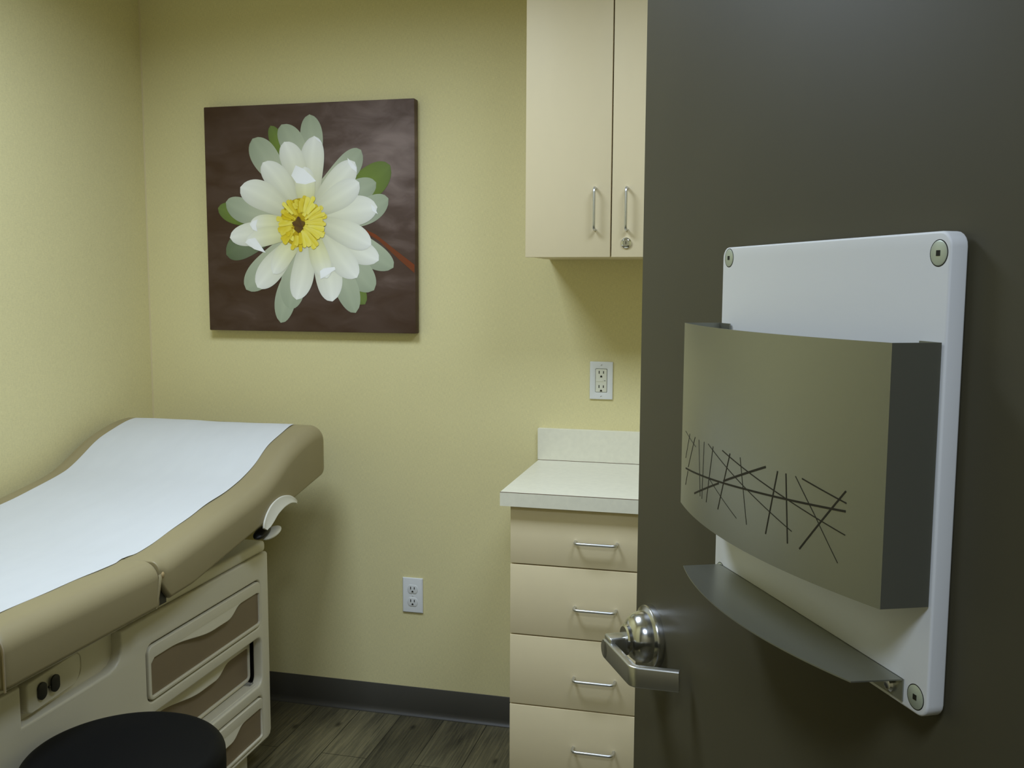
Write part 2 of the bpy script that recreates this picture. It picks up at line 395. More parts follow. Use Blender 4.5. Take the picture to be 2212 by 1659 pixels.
# stamens: crowded ring of flat yellow filaments round a dark heart
cu_, cv_ = .466, .482
disc = [(cu_ + .098*math.cos(a), cv_ + .108*math.sin(a)) for a in [2*PI*k/28 for k in range(28)]]
flat_poly(disc, lin(196, 166, 20), lin(150, 118, 18))
for k in range(58):
    a = 2*PI*(k*.618 % 1) + random.uniform(-.05, .05); right = math.cos(a) > .1
    r1 = random.uniform(.104, .131) if right else random.uniform(.082, .124); r0 = random.uniform(.022, .05)
    if not right: r0 += random.uniform(0, .025)
    w = random.uniform(.008, .0135); ca, sa = math.cos(a), math.sin(a)
    pts = []
    for r, ww in ((r0, w*.6), (r0 + (r1-r0)*.5, w*.8), (r1*.94, w*1.05), (r1, w*.6)): pts.append((cu_ + r*ca - ww*sa, cv_ + r*sa*1.02 + ww*ca))
    for r, ww in ((r1, w*.6), (r1*.94, w*1.05), (r0 + (r1-r0)*.5, w*.8), (r0, w*.6)): pts.append((cu_ + r*ca + ww*sa, cv_ + r*sa*1.02 - ww*ca))
    g = random.random(); flat_poly(pts, mixc(lin(226, 200, 20), lin(248, 236, 120), g), mixc(lin(214, 182, 16), lin(244, 228, 70), g))
flat_poly([(.458 + .027*math.cos(a)*(1+.25*math.sin(5*a)), .474 + .03*math.sin(a)*(1+.2*math.cos(4*a))) for a in [2*PI*k/24 for k in range(24)]], lin(108, 82, 26), lin(90, 62, 30))
obj('flower_print', pm, MT['petal'], pc, smooth=0)

# ------------------------------------------------------------------ electrical outlets on the back wall
def slot(bm, x, z, w, h, y=-.0061, d=.0006): box(bm, x-w/2, x+w/2, y-d, y+.0012, z-h/2, z+h/2)
def ground(bm, x, z, r, y=-.0061):
    t = bmesh.new(); pts = [(x + r*math.cos(a), z + r*math.sin(a)) for a in [PI*k/8 for k in range(9)]] + [(x - r, z - r*.75), (x + r, z - r*.75)]
    loft(t, [[(a, yy, b) for a, b in pts] for yy in (y-.0006, y+.0012)]); merge(bm, t)
def screw_bm(x, z, r, y0, y1):
    b = bmesh.new(); lathe(b, [(r, y0), (r*.96, y1 + .0004), (r*.7, y1), (0, y1 - .0002)], 'Y', 16, (x, 0, z)); return b
def yplate(outer, holes, y0, th, bev): return plate(outer, holes, th, bev, 2, lambda a, b, c: (a, y0 - c, b))

o1 = thing('wall_outlet', 'white duplex outlet low on the back wall beside the exam table', 'outlet', (-1.0721, 0, .4255))
w, h = .0362, .0606
obj('cover_plate', yplate(rrect(-w, w, -h, h, .002), [], 0, .0058, .0026), MT['plate'], o1)
for zz in (.0215, -.0225):
    b = bmesh.new()
    pts = []
    for k in range(32):
        a = 2*PI*k/32; pts.append((.0182*math.cos(a), max(-.0145, min(.0145, .0182*math.sin(a))) + zz))
    bmf = yplate(pts, [], -.0052, .0022, .0006)
    f_ = obj('socket', bmf, MT['plate'], o1)
    for sx_, sh_ in ((-.0066, .0092), (.0066, .0078)):
        s_ = bmesh.new(); slot(s_, sx_, zz + .0042, .0028, sh_, -.0075); obj('slot', s_, MT['slot'], f_, smooth=0)
    s_ = bmesh.new(); ground(s_, 0, zz - .0078, .0032, -.0075); obj('ground_hole', s_, MT['slot'], f_, smooth=0)
obj('screw', screw_bm(0, -.0005, .003, -.0055, -.0068), MT['plate'], o1)

o2 = thing('ground_fault_outlet', 'white wall outlet with ivory rectangular face above the countertop', 'outlet', (-.4401, 0, 1.1742))
w, h = .0366, .0597
obj('cover_plate', yplate(rrect(-w, w, -h, h, .002), [rrect(-.0185, .0185, -.0372, .0372, .0025)], 0, .0062, .0022), MT['plate'], o2)
bk = obj('receptacle', yplate(rrect(-.0176, .0176, -.0363, .0363, .002), [], -.001, .0060, .0006), MT['ivory'], o2)
obj('recess', boxm(-.0189, .0189, -.0022, -.0002, -.0376, .0376), MT['dark'], o2, smooth=0)
for zz in (.0228, -.0222):
    for sx_, sh_ in ((-.0066, .0092), (.0072, .0080)):
        s_ = bmesh.new(); slot(s_, sx_, zz + .0035, .0026, sh_, -.0070); obj('slot', s_, MT['slot'], bk, smooth=0)
    s_ = bmesh.new(); ground(s_, 0, zz - .0098, .0033, -.0070); obj('ground_hole', s_, MT['slot'], bk, smooth=0)
obj('test_button', boxm(-.0165, .0065, -.0082, -.006, -.0035, .0035, .0006), MT['ivory'], bk)
obj('indicator_light', boxm(.0098, .0135, -.0076, -.006, -.0009, .0009, .0003), MT['slot'], bk)
for zz in (.0495, -.0493): 
    sc = obj('screw', screw_bm(0, zz, .0031, -.0055, -.0068), MT['plate'], o2)
    sb = boxm(-.0026, .0026, -.0073, -.0069, -.0005, .0005); bmesh.ops.rotate(sb, cent=(0, 0, 0), matrix=Matrix.Rotation(-.5, 3, 'Y'), verts=sb.verts)
    bmesh.ops.translate(sb, vec=(0, 0, zz), verts=sb.verts); obj('screw_slot', sb, MT['seam'], sc, smooth=0)

# ------------------------------------------------------------------ casework
def wire_pull(vertical, length=.1125, reach=.028, r=.004):
    b = bmesh.new(); l = length/2
    if vertical: pts = [(0, 0, -l), (0, -reach, -l), (0, -reach, l), (0, 0, l)]; up = Vector((1, 0, 0))
    else: pts = [(-l, 0, 0), (-l, -reach, 0), (l, -reach, 0), (l, 0, 0)]; up = Vector((0, 0, 1))
    return tube(b, round_path(pts, .012, 6), r, 14, up)

uc = thing('wall_cabinet', 'beige two-door wall cabinet with lock hung above the countertop', 'cabinet', (-.37, 0, 1.5505))
UH, UD, UX0, UX1 = .91, .34, -.2405, .2405
obj('body', boxm(UX0, UX1, -(UD - .0205), 0, .002, UH, .001, 1), MT['laminate'], uc)
dl = obj('door', boxm(UX0 - .0005, -.0018, -UD, -UD + .019, 0, UH, .0012, 2), MT['laminate'], uc)
dr = obj('door', boxm(.0018, UX1 + .0005, -UD, -UD + .019, 0, UH, .0012, 2), MT['laminate'], uc)
obj('handle', wire_pull(True), MT['alu'], dl, loc=(-.0435, -UD, .1312)); obj('handle', wire_pull(True), MT['alu'], dr, loc=(.0435, -UD, .1305))
lk = bmesh.new(); lathe(lk, [(.0150, -UD + .001), (.0153, -UD - .002), (.0140, -UD - .005), (.0100, -UD - .0072), (.0090, -UD - .0056), (.0082, -UD - .0064), (0, -UD - .0064)], 'Y', 40, (.0425, 0, .0385))
lo = obj('lock', lk, MT['polished'], dr)
obj('keyhole', boxm(.0415, .0435, -UD - .0068, -UD - .0058, .0345, .0425), MT['slot'], lo, smooth=0)

bc = thing('drawer_cabinet', 'beige base cabinet of stacked drawers standing against the back wall', 'cabinet', (-.376, 0, 0))
BX0, BX1, BY = -.238, .238, -.4886
b = bmesh.new(); box(b, BX0, BX1, BY + .0205, -.015, .1, .876, .001, 1)
obj('body', b, MT['laminate'], bc)
obj('toe_kick', boxm(BX0 + .001, BX1 - .001, BY + .075, -.02, 0, .1), MT['base'], bc, smooth=0)
ZD = [.8740, .7105, .5105, .3095, .1080]
for i in range(4):
    d_ = obj('drawer', boxm(BX0, BX1, BY, BY + .019, ZD[i+1] + .0018, ZD[i] - .0018, .0014, 2), MT['laminate'], bc)
    hz = (.785, .6015, .4020, .2020)[i]
    obj('handle', wire_pull(False), MT['alu'], d_, loc=(0, BY, hz))

ct = thing('countertop', 'cream mottled laminate countertop with backsplash on the drawer cabinet', 'countertop', (-.376, 0, .876))
CX0, CX1, CY = -.2616, .26, -.5139
slab = bmesh.new(); box(slab, CX0, CX1, CY + .0012, 0, 0, .0385, .0006, 1)
obj('slab', slab, MT['counter'], ct)
eb = obj('front_edge', boxm(CX0, CX1, CY, CY + .0012, 0, .0372), MT['counter'], ct, smooth=0)
obj('seam', boxm(CX0, CX1, CY + .0001, CY + .0014, .0371, .0388), MT['seam'], ct, smooth=0)
bs = obj('backsplash', boxm(CX0 - .003, CX1, -.0195, 0, .0392, .1405, .0008, 1), MT['counter'], ct)
obj('seam', boxm(CX0, CX1, -.0203, -.018, .0383, .0394), MT['seam'], bs, smooth=0)

# ------------------------------------------------------------------ exam table
TX0, TX1 = -2.030, -1.300
et = thing('exam_table', 'medical exam table in taupe vinyl with cream drawer base, along the left wall', 'exam table', (-1.69, -1.0, 0))
def tl(bm):
    bmesh.ops.translate(bm, vec=(1.69, 1.0, 0), verts=bm.verts); return bm
def interp(tab, y):
    """smooth (Catmull-Rom) lookup, tab sorted by y"""
    ys = [t[0] for t in tab]; zs = [t[1] for t in tab]
    if y <= ys[0]: return zs[0]
    if y >= ys[-1]: return zs[-1]
    i = max(k for k in range(len(ys)) if ys[k] <= y); i = min(i, len(ys)-2)
    h_ = ys[i+1]-ys[i]; t = (y-ys[i])/h_
    def sl(k):
        if k == 0: return (zs[1]-zs[0])/(ys[1]-ys[0])
        if k == len(ys)-1: return (zs[-1]-zs[-2])/(ys[-1]-ys[-2])
        return (zs[k+1]-zs[k-1])/(ys[k+1]-ys[k-1])
    m0, m1 = sl(i)*h_, sl(i+1)*h_
    return (2*t**3-3*t*t+1)*zs[i] + (t**3-2*t*t+t)*m0 + (-2*t**3+3*t*t)*zs[i+1] + (t**3-t*t)*m1
BACK_TOP = [(-1.10, .8345), (-1.044, .8395), (-.95, .8530), (-.76, .882), (-.66, .897), (-.58, .9125), (-.54, .9265), (-.486, .951), (-.44, .974), (-.40, .991), (-.34, 1.009), (-.285, 1.021), (-.24, 1.0265), (-.19, 1.026)]
def back_bot(y): return .711 + (y + 1.11)*(.158/.92)
def cushion(y0, y1, top, bot, re0, re1, rtop=.042, rbot=.011, n=44, xin=1):
    """upholstered block lofted along Y; re0/re1: (top, bottom) end roundings"""
    secs = []; ys = []
    for k in range(n+1):
        t = k/n; ys.append(y0 + (y1-y0)*(.5 - .5*math.cos(PI*t)) if True else 0)
    for y in ys:
        zt, zb = top(y), bot(y)
        i0 = y - y0; i1 = y1 - y
        ins = 0
        for i_, r_ in ((i0, re0), (i1, re1)):
            if i_ < r_: ins = max(ins, r_ - math.sqrt(max(0, r_*r_ - (r_-i_)**2)))
        zt -= ins; zb += ins*.8; x0, x1 = TX0 + ins*xin, TX1 - ins*xin
        rt = min(rtop, (zt-zb)*.45); rb = min(rbot, (zt-zb)*.3); pts = []
        for (cx, cz, a0, r) in ((x1 - rt, zt - rt, 0, rt), (x0 + rt, zt - rt, PI/2, rt), (x0 + rb, zb + rb, PI, rb), (x1 - rb, zb + rb, 1.5*PI, rb)):
            m_ = 8
            for j in range(m_+1):
                a = a0 + PI/2*j/m_; pts.append((cx + r*math.cos(a), y, cz + r*math.sin(a)))
        secs.append(pts)
    return loft(bmesh.new(), secs)
obj('backrest', tl(cushion(-1.0905, -.176, lambda y: interp(BACK_TOP, y), lambda y: back_bot(y) + .012*max(0, min(1, (-.95 - y)/.1)) + .060*max(0, min(1, (-1.046 - y)/.044)), .004, .038, n=110, xin=.45)), MT['vinyl'], et, smooth=60)
def seat_top(y): return .836 + .004*min(1, max(0, (-1.2-y)/.3))
seat = obj('seat', tl(cushion(-1.60, -1.0905, seat_top, lambda y: .7255, .045, .005, n=70)), MT['vinyl'], et, smooth=60)
# vertical piping round the seat's front corner and the welt bead by the hinge fold
pp = bmesh.new(); tube(pp, round_path([(TX1 - .08, -1.572, .8405), (TX1 + .0005, -1.572, .8405), (TX1 + .0005, -1.572, .727)], .042, 8), .0022, 8, Vector((0, 1, 0)))
obj('piping', tl(pp), MT['piping'], seat)
wf = bmesh.new()
sweep(wf, [(TX1 - .006, -1.083, .808), (TX1 + .0005, -1.088, .797), (TX1 + .0005, -1.092, .78), (TX1 - .0005, -1.097, .755), (TX1 - .003, -1.103, .7275)], lambda t: [(a*(1.1-.6*t), b_*(.8-.3*t)) for a, b_ in circle(.0052, 10)], Vector((1, 0, 0)))
obj('hinge_fold', tl(wf), MT['vinyl'], et)
obj('hinge_gap_shade', tl(boxm(TX0 + .02, TX1 - .014, -1.100, -1.046, .7245, .790)), MT['blackpl'], et, smooth=0)  # black block added to stand in for the shade inside the fold gap
hb = bmesh.new(); bmesh.ops.create_uvsphere(hb, u_segments=16, v_segments=10, radius=1, matrix=Matrix.Translation((TX1 - .004, -1.0775, .800)) @ Matrix.Diagonal((.007, .0085, .0095, 1)))
obj('fold_bead', tl(hb), mat('tan_vinyl_fold', (.42, .30, .14), .5), et)

# cream base: moulded side plate with three drawer openings and a recess under the seat
BXr = -1.38; Y0, Y1 = -1.66, -.4300; ZB, ZT = .098, .6745
OPEN = [(.4580, .6035), (.2805, .4270), (.1080, .2480)]
OY0, OY1 = -1.036, -.4785
outer = [(Y1, ZB + .02), (Y1, ZT - .006), (Y1 - .006, ZT)]
outer = [(Y0, ZB), (Y1 - .02, ZB), (Y1 - .006, ZB + .006), (Y1, ZB + .02), (Y1, ZT - .006), (Y1 - .006, ZT), (-1.128, ZT), (-1.128, .640)]
# curve of the recess edge
outer += [(-1.130, .625), (-1.137, .610), (-1.150, .6), (-1.172, .5945), (-1.25, .5935), (-1.4436, .5915), (-1.4436, ZT), (Y0, ZT)]
holes = [rrect(OY0, OY1, a, c, .024, 6) for a, c in OPEN]
PTK = .030
side = plate(outer, holes, PTK, .0055, 3, lambda a, b, c: (BXr - PTK + c, a, b))
bd = obj('base_side', tl(side), MT['cream'], et, smooth=50)
core = bmesh.new()
box(core, -1.98, -1.96, Y0, Y1 + .0, ZB, ZT)                # far side
box(core, -1.96, BXr - PTK, Y1 - .012, Y1 - .001, ZB + .002, ZT)   # head-end sheet
box(core, -1.96, BXr - PTK, Y0 + .001, Y0 + .012, ZB, ZT)   # foot-end sheet
box(core, -1.96, BXr - PTK, Y0, Y1 - .013, ZB, ZB + .008)
obj('base_shell', tl(core), MT['cream'], et, smooth=0)
obj('recess_panel', tl(boxm(BXr - PTK - .004, BXr - PTK + .004, -1.4436, -1.125, .585, ZT)), MT['cream'], et, smooth=0)
inn = bmesh.new()
box(inn, -1.62, -1.61, OY0 - .03, OY1 + .03, ZB + .012, ZT - .03)
for a, c in OPEN:
    box(inn, -1.61, BXr - PTK, OY0 - .022, OY0 - .018, a - .012, c + .008)
    box(inn, -1.61, BXr - PTK, OY1 + .018, OY1 + .022, a - .012, c + .008)
    box(inn, -1.61, BXr - PTK, OY0 - .02, OY1 + .02, c + .008, c + .011); box(inn, -1.61, BXr - PTK, OY0 - .02, OY1 + .02, a - .015, a - .012)
obj('drawer_bays', tl(inn), MT['dark'], et, smooth=0)
lg_ = bmesh.new()
for a, c in OPEN: box(lg_, -1.50, BXr - .012, OY0 + .004, OY1 - .002, a - .011, a + .0012, .001, 1)
obj('bay_ledge', tl(lg_), MT['cream'], et, smooth=0)
dk = bmesh.new(); box(dk, -1.975, BXr - .0045, Y0 + .01, Y1 - .004, ZT + .001, .7085, .010, 3)
obj('base_deck', tl(dk), MT['cream'], et)
obj('seat_support', tl(boxm(-1.96, -1.42, -1.55, -.80, .708, .7265, .003)), MT['dark'], et)
bsup = bmesh.new(); t_ = boxm(-1.96, -1.40, -1.05, -.24, -.012, -.004, .002)
for v in t_.verts: v.co.z += back_bot(v.co.y) + .004
merge(bsup, t_); obj('backrest_board', tl(bsup), MT['blackpl'], et)
obj('toe_base', tl(boxm(-1.95, -1.418, -1.62, -.4444 - .06, 0, ZB + .004, .012, 3)), MT['cream'], et)

def wave(y):     # lower edge of the moulded pull, relative to the top of the inset panel
    a = (y - OY0)/(OY1 - OY0)
    if a < .17 or a > .80: return 0
    if a < .5: t = (a - .17)/.33; return .5 - .5*math.cos(PI*t)
    if a < .62: return 1
    t = (a - .62)/.18; return .5 + .5*math.cos(PI*t)
def drawer(za, zb, dx, dy0=.0045, dy1=.0045, closed=True):
    """front frame with wavy pull, brown inset panel"""
    ya, yb = OY0 + dy0, OY1 - dy1; z0, z1 = za + .0055, zb - .0045
    pz1 = z1 - .031; pz0 = z0 + .0095; py0, py1 = ya + .0105, yb - .0075
    top = []
    for k in range(41):
        y = py1 + (py0 - py1)*k/40; top.append((y, pz1 - .0015 - .019*wave(y)))
    r = .007
    hole = [(py0 + r, pz0), (py1 - r, pz0)] + [(py1 - r + r*math.sin(PI/2*k/4), pz0 + r - r*math.cos(PI/2*k/4)) for k in range(1, 5)] + [(py1, pz1 - .006)] + top[1:-1] + [(py0, pz1 - .012), (py0, pz0 + r)] + [(py0 + r - r*math.cos(PI/2*k/4), pz0 + r - r*math.sin(PI/2*k/4)) for k in range(1, 4)]
    fr = plate(rrect(ya, yb, z0, z1, (.018, .018, .018, .018), 6), [hole], .015, .0028, 3, lambda a, b, c: (BXr - .013 + dx + c, a, b))
    # the pull swells outward along its lower lip
    for v in fr.verts:
        w_ = wave(v.co.y)
        if v.co.x > BXr - .004 + dx and v.co.z > pz1 - .03 and v.co.z < z1 - .006:
            v.co.x += .012*w_*max(0, min(1, (z1 - .006 - v.co.z)/.03))
    d_ = obj('drawer', tl(fr), MT['cream'], et, smooth=55)
    p_ = boxm(BXr - .012 + dx, BXr - .004 + dx, py0 - .004, py1 + .004, pz0 - .004, pz1 + .006)
    obj('panel', tl(p_), MT['panel'], d_, smooth=0)
    bx = bmesh.new(); box(bx, -1.605, BXr - .0135 + dx, ya + .02, yb - .02, z0 + .012, z1 - .02)
    obj('drawer_box', tl(bx), MT['cream'], d_, smooth=0)
    return d_
drawer(*OPEN[0], .001); 
d2 = drawer(*OPEN[1], -.042, .006, -.002); drawer(*OPEN[2], .001)
sl = bmesh.new(); box(sl, -1.56, BXr - .022, -.512, -.4845, OPEN[1][0] + .0012, OPEN[1][0] + .0042, .001); box(sl, -1.56, BXr - .024, -.502, -.495, OPEN[1][0] + .004, OPEN[1][0] + .0075, .001)
obj('drawer_slide', tl(sl), MT['alu'], et)
# power outlet pad in the recess
pad = plate(rrect(-1.4216, -1.235, .6045, .6700, (.012, .03, .02, .006), 5), [], .024, .004, 3, lambda a, b, c: (BXr - PTK + .002 + c, a, b))
for v in pad.verts:      # the pad slopes back into the panel toward the head end
    t = max(0, min(1, (v.co.y + 1.315)/.08)); v.co.x -= .021*t*t*(3-2*t)*(1 if v.co.x > BXr - PTK + .006 else 0)
po = obj('outlet_pad', tl(pad), MT['cream'], et, smooth=60)
for y, z in ((-1.3790, .6395), (-1.3405, .6405)):
    t_ = bmesh.new(); pts = [(.0148*math.cos(a)*1.0, .0185*math.sin(a)) for a in [2*PI*k/28 for k in range(28)]]
    pts = [(max(-.0125, min(.0125, a)), c) for a, c in pts]
    t_ = plate([(y + a, z + c) for a, c in pts], [], .004, .0008, 2, lambda a, b, c: (BXr - .0068 + c, a, b))
    q = obj('receptacle', tl(t_), MT['blackpl'], po); q['label'] = 'black power receptacle'
t_ = bmesh.new(); lathe(t_, [(.0028, BXr - .006), (.0028, BXr - .003), (0, BXr - .0022)], 'X', 12, (0, -1.3590, .6395)); obj('screw', tl(t_), MT['blackpl'], po)
t_ = bmesh.new(); lathe(t_, [(.005, -1.36), (.0065, -1.352), (.006, -1.346), (.003, -1.343), (0, -1.3425)], 'X', 20, (0, -1.464, .7185)); obj('hinge_bolt', tl(t_), MT['polished'], et)
# backrest release lever: a curled paddle under the backrest edge
def smooth_path(P, n=5):
    P = [Vector(p) for p in P]; out = []
    for i in range(len(P)-1):
        p0, p1, p2, p3 = P[max(i-1, 0)], P[i], P[i+1], P[min(i+2, len(P)-1)]
        for k in range(n):
            t = k/n; out.append(.5*((2*p1) + (-p0+p2)*t + (2*p0-5*p1+4*p2-p3)*t*t + (-p0+3*p1-3*p2+p3)*t**3))
    out.append(P[-1]); return out
# (y, z, width) down the middle of the paddle, read on the plane just outside the cushion
LV = [(-.602, .790, .016), (-.597, .797, .024), (-.589, .804, .031), (-.572, .817, .037), (-.543, .834, .038), (-.500, .8440, .034), (-.458, .8425, .026), (-.428, .8335, .018), (-.411, .8255, .011), (-.406, .8225, .006)]
sp_ = smooth_path([(-1.292, y, z) for y, z, w_ in LV]); wid = smooth_path([(w_, 0, 0) for y, z, w_ in LV])
secs = []; lb_ = bmesh.new()
for i, p in enumerate(sp_):
    t = i/(len(sp_)-1); tg = (sp_[min(i+1, len(sp_)-1)] - sp_[max(i-1, 0)]).normalized()
    wd = Vector((0, tg.z, -tg.y)) + Vector((.30, 0, 0)); wd = (wd - tg*wd.dot(tg)).normalized(); nr = wd.cross(tg)
    ww = wid[i].x; th = .0075 + .006*max(0, 1-abs(t-.75)/.25)
    secs.append([tuple(p + wd*a + nr*(c - .004*(1-(2*a/max(ww, 1e-4))**2))) for a, c in rrect(-ww*.5, ww*.5, -th/2, th/2, min(th, ww)*.42, 4)])
loft(lb_, secs); lv = obj('release_lever', tl(lb_), MT['lever'], et, smooth=60); lv['label'] = 'pale cream curled lever'
def blob(c, r, rot=0):
    b = bmesh.new(); bmesh.ops.create_uvsphere(b, u_segments=24, v_segments=14, radius=1, matrix=Matrix.Translation(c) @ Matrix.Rotation(rot, 4, 'X') @ Matrix.Diagonal((*r, 1))); return b
obj('lever_pivot', tl(blob((-1.322, -.566, .7705), (.020, .040, .0125), .25)), MT['blackpl'], et)
obj('lever_paddle', tl(blob((-1.312, -.530, .7600), (.022, .045, .0095), .20)), MT['lever'], et)

# exam paper drawn over the cushions (rests on the table)
def surf(y):
    return interp(BACK_TOP, y) if y > -1.091 else seat_top(y)
pb = bmesh.new(); rows = []; NY = 150; NXp = 24
for k in range(NY+1):
    y = -1.605 + (1.605 - .226)*k/NY; row = []
    xr = -1.385 + .0025*math.sin(y*11) + .0015*math.sin(y*37 + 1); xl = -1.958 + .003*math.sin(y*9 + 2) + .0012*math.sin(y*31)
    if -1.13 < y < -1.06: xr -= .006*math.cos((y + 1.095)/.035*PI/2)
    end = max(0, (-1.555 - y)/.05)
    for j in range(NXp+1):
        x = xl + (xr-xl)*j/NXp
        z = surf(max(-1.56, y)) + .0022 + .0012*math.sin(x*14 + y*5)*math.sin(y*8) + .0006*math.sin(x*40 - y*23)*math.sin(y*17 + x*6)
        z += .0016*math.exp(-((y+1.09)/.02)**2) - .045*(1-math.sqrt(max(0, 1-end*end)) if end < 1 else 1)*.9
        row.append((x, y, z))
    rows.append(row)
lo_ = [[(x, y, z - .0006) for x, y, z in r] for r in rows]
V1 = [[pb.verts.new(p) for p in r] for r in rows]; V2 = [[pb.verts.new(p) for p in r] for r in lo_]
for k in range(NY):
    for j in range(NXp):
        pb.faces.new((V1[k][j], V1[k][j+1], V1[k+1][j+1], V1[k+1][j])); pb.faces.new((V2[k][j], V2[k+1][j], V2[k+1][j+1], V2[k][j+1]))
for k in range(NY):
    pb.faces.new((V1[k][0], V1[k+1][0], V2[k+1][0], V2[k][0])); pb.faces.new((V1[k][NXp], V2[k][NXp], V2[k+1][NXp], V1[k+1][NXp]))
for j in range(NXp):
    pb.faces.new((V1[0][j], V2[0][j], V2[0][j+1], V1[0][j+1])); pb.faces.new((V1[NY][j], V1[NY][j+1], V2[NY][j+1], V2[NY][j]))
tag(obj('exam_paper', pb, MT['paper'], None, smooth=60), 'white paper sheet drawn lengthwise over the taupe exam table', 'paper')

# ------------------------------------------------------------------ round black stool
st = thing('rolling_stool', 'round black vinyl stool in front of the exam table drawers', 'stool', (-1.166, -1.4225, 0))
R0, ZS = .191, .565
prof = [(0, .470), (R0 - .02, .470), (R0 - .004, .474), (R0 + .001, .486)]
prof += [(R0 + .002, .515), (R0 + .0015, ZS - .034)] + [(R0 - .026 + .0275*math.cos(a), ZS - .030 + .026*math.sin(a)) for a in [PI/2*k/8 for k in range(1, 9)]]
prof += [(R0 - .06, ZS - .0015), (R0 - .11, ZS + .0005), (0, ZS + .001)]
obj('seat', lathe(bmesh.new(), prof, 'Z', 96), MT['black'], st, smooth=60)
obj('seat_plate', lathe(bmesh.new(), [(0, .452), (.11, .452), (.115, .456), (.115, .471), (0, .471)], 'Z', 32), MT['blackpl'], st)
obj('column', lathe(bmesh.new(), [(0, .10), (.025, .10), (.025, .30), (.016, .302), (.016, .455), (0, .455)], 'Z', 24), MT['polished'], st)
for k in range(5):
    a = 2*PI*k/5 + .3; ca, sa = math.cos(a), math.sin(a); b = bmesh.new()
    sweep(b, [(.015*ca, .015*sa, .115), (.12*ca, .12*sa, .105), (.235*ca, .235*sa, .078)], lambda t: [(p*(1-.35*t), q*(1-.4*t)) for p, q in rrect(-.022, .022, -.016, .016, .006, 3)])
    lg = obj('leg', b, MT['blackpl'], st)
    w_ = bmesh.new(); lathe(w_, [(0, -.012), (.022, -.012), (.026, -.008), (.026, .008), (.022, .012), (0, .012)], 'X', 24)
    bmesh.ops.rotate(w_, cent=(0, 0, 0), matrix=Matrix.Rotation(a + PI/2, 3, 'Z'), verts=w_.verts); bmesh.ops.translate(w_, vec=(.232*ca, .232*sa, .0262), verts=w_.verts)
    lathe(w_, [(0, .04), (.008, .04), (.008, .082), (0, .082)], 'Z', 12, (.232*ca, .232*sa, 0))
    obj('caster', w_, MT['blackpl'], lg)

# ------------------------------------------------------------------ open door; local axes: x to the latch edge, y out of its face, z up
DD = Vector((-.4633, .8862, 0)); DE = Vector((-.1236, -1.6278, 0)); DROT = math.atan2(DD.y, DD.x)
DW = .915
door = bpy.data.objects.new('door_1', None); C.objects.link(door); door.location = DE; door.rotation_euler = (0, 0, DROT)
door['kind'] = 'structure'; door['label'] = 'dark taupe door standing open into the room'; door['category'] = 'door'
obj('door_leaf', boxm(.058 - DW, .058, -.0445, 0, .008, 2.108, .0015, 2), MT['door'], door)
lh = bmesh.new(); SC, ZL = -.0095, .962
lathe(lh, [(.0455, 0), (.0455, .0085), (.0445, .0105), (.0405, .0115), (.0375, .0125), (.0365, .021), (.0335, .029), (.0275, .0355), (.0205, .038), (.0205, .0425), (.0175, .0445), (0, .0445)], 'Y', 64, (SC, 0, .9695))
ros = obj('lock_rosette', lh, MT['chrome'], door, smooth=30)
lvr = bmesh.new()
box(lvr, SC - .0125, SC + .0125, .040, .070, ZL - .0135, ZL + .0135, .003, 3)
bar = [(-.0025, .0665, ZL - .008), (-.104, .0665, ZL - .0075), (-.136, .014, ZL - .0065)]
sweep(lvr, round_path(bar, .014, 8), lambda t: rrect(-.0055, .0055, -.0142, .0142, .0020, 3))
lathe(lvr, [(0, .0612), (.0130, .0612), (.0142, .0630), (.0142, .0700), (.0130, .0720), (0, .0720)], 'Y', 28, (-.0025, 0, ZL - .008))
obj('lever_handle', lvr, MT['lever_steel'], door, smooth=35)
obj('latch_plate', boxm(.0575, .0592, -.035, -.0095, .91, 1.03, .0005, 1), MT['chrome'], door)
for z in (.25, 1.05, 1.86):
    hg = bmesh.new(); tube(hg, [(.058 - DW - .006, -.045, z - .05), (.058 - DW - .006, -.045, z + .05)], .007, 12, Vector((1, 0, 0))); obj('hinge', hg, MT['chrome'], door)

# chart holder screwed to the door
CB0 = .0205     # outward face of the white board
ch = thing('chart_holder', 'white wall board with taupe metal file pocket and shelf, fixed to the open door', 'chart holder', DE, DROT)
S0, S1, ZB0, ZB1 = -.6285, -.2435, 1.1275, 1.5185
bdp = plate(rrect(S0, S1, ZB0, ZB1, .012, 5), [], .0165, .0022, 3, lambda a, b, c: (a, CB0 - .0165 + c, b))
obj('back_board', bdp, MT['board'], ch)
for s, z in ((-.2595, 1.5065), (-.6155, 1.5015), (-.6140, 1.1420), (-.2595, 1.1420)):
    t_ = bmesh.new(); lathe(t_, [(.0098, CB0 - .002), (.0098, CB0 + .0003), (.0090, CB0 + .0007), (0, CB0 + .0008)], 'Y', 32, (s, 0, z))
    sc = obj('screw_cap', t_, MT['cap'], ch)
    t_ = bmesh.new(); lathe(t_, [(.0106, CB0 - .001), (.0106, CB0 + .00015), (.0098, CB0 + .0002), (.0098, CB0 - .001)], 'Y', 32, (s, 0, z)); obj('hole_rim', t_, MT['slot'], sc)
    obj('screw_socket', boxm(s - .0022, s + .0022, CB0 + .0004, CB0 + .0011, z - .0022, z + .0022), MT['slot'], sc, smooth=0)
KA = .0265/.1925**2
def arc(s): return .0895 - KA*(s + .4295)**2
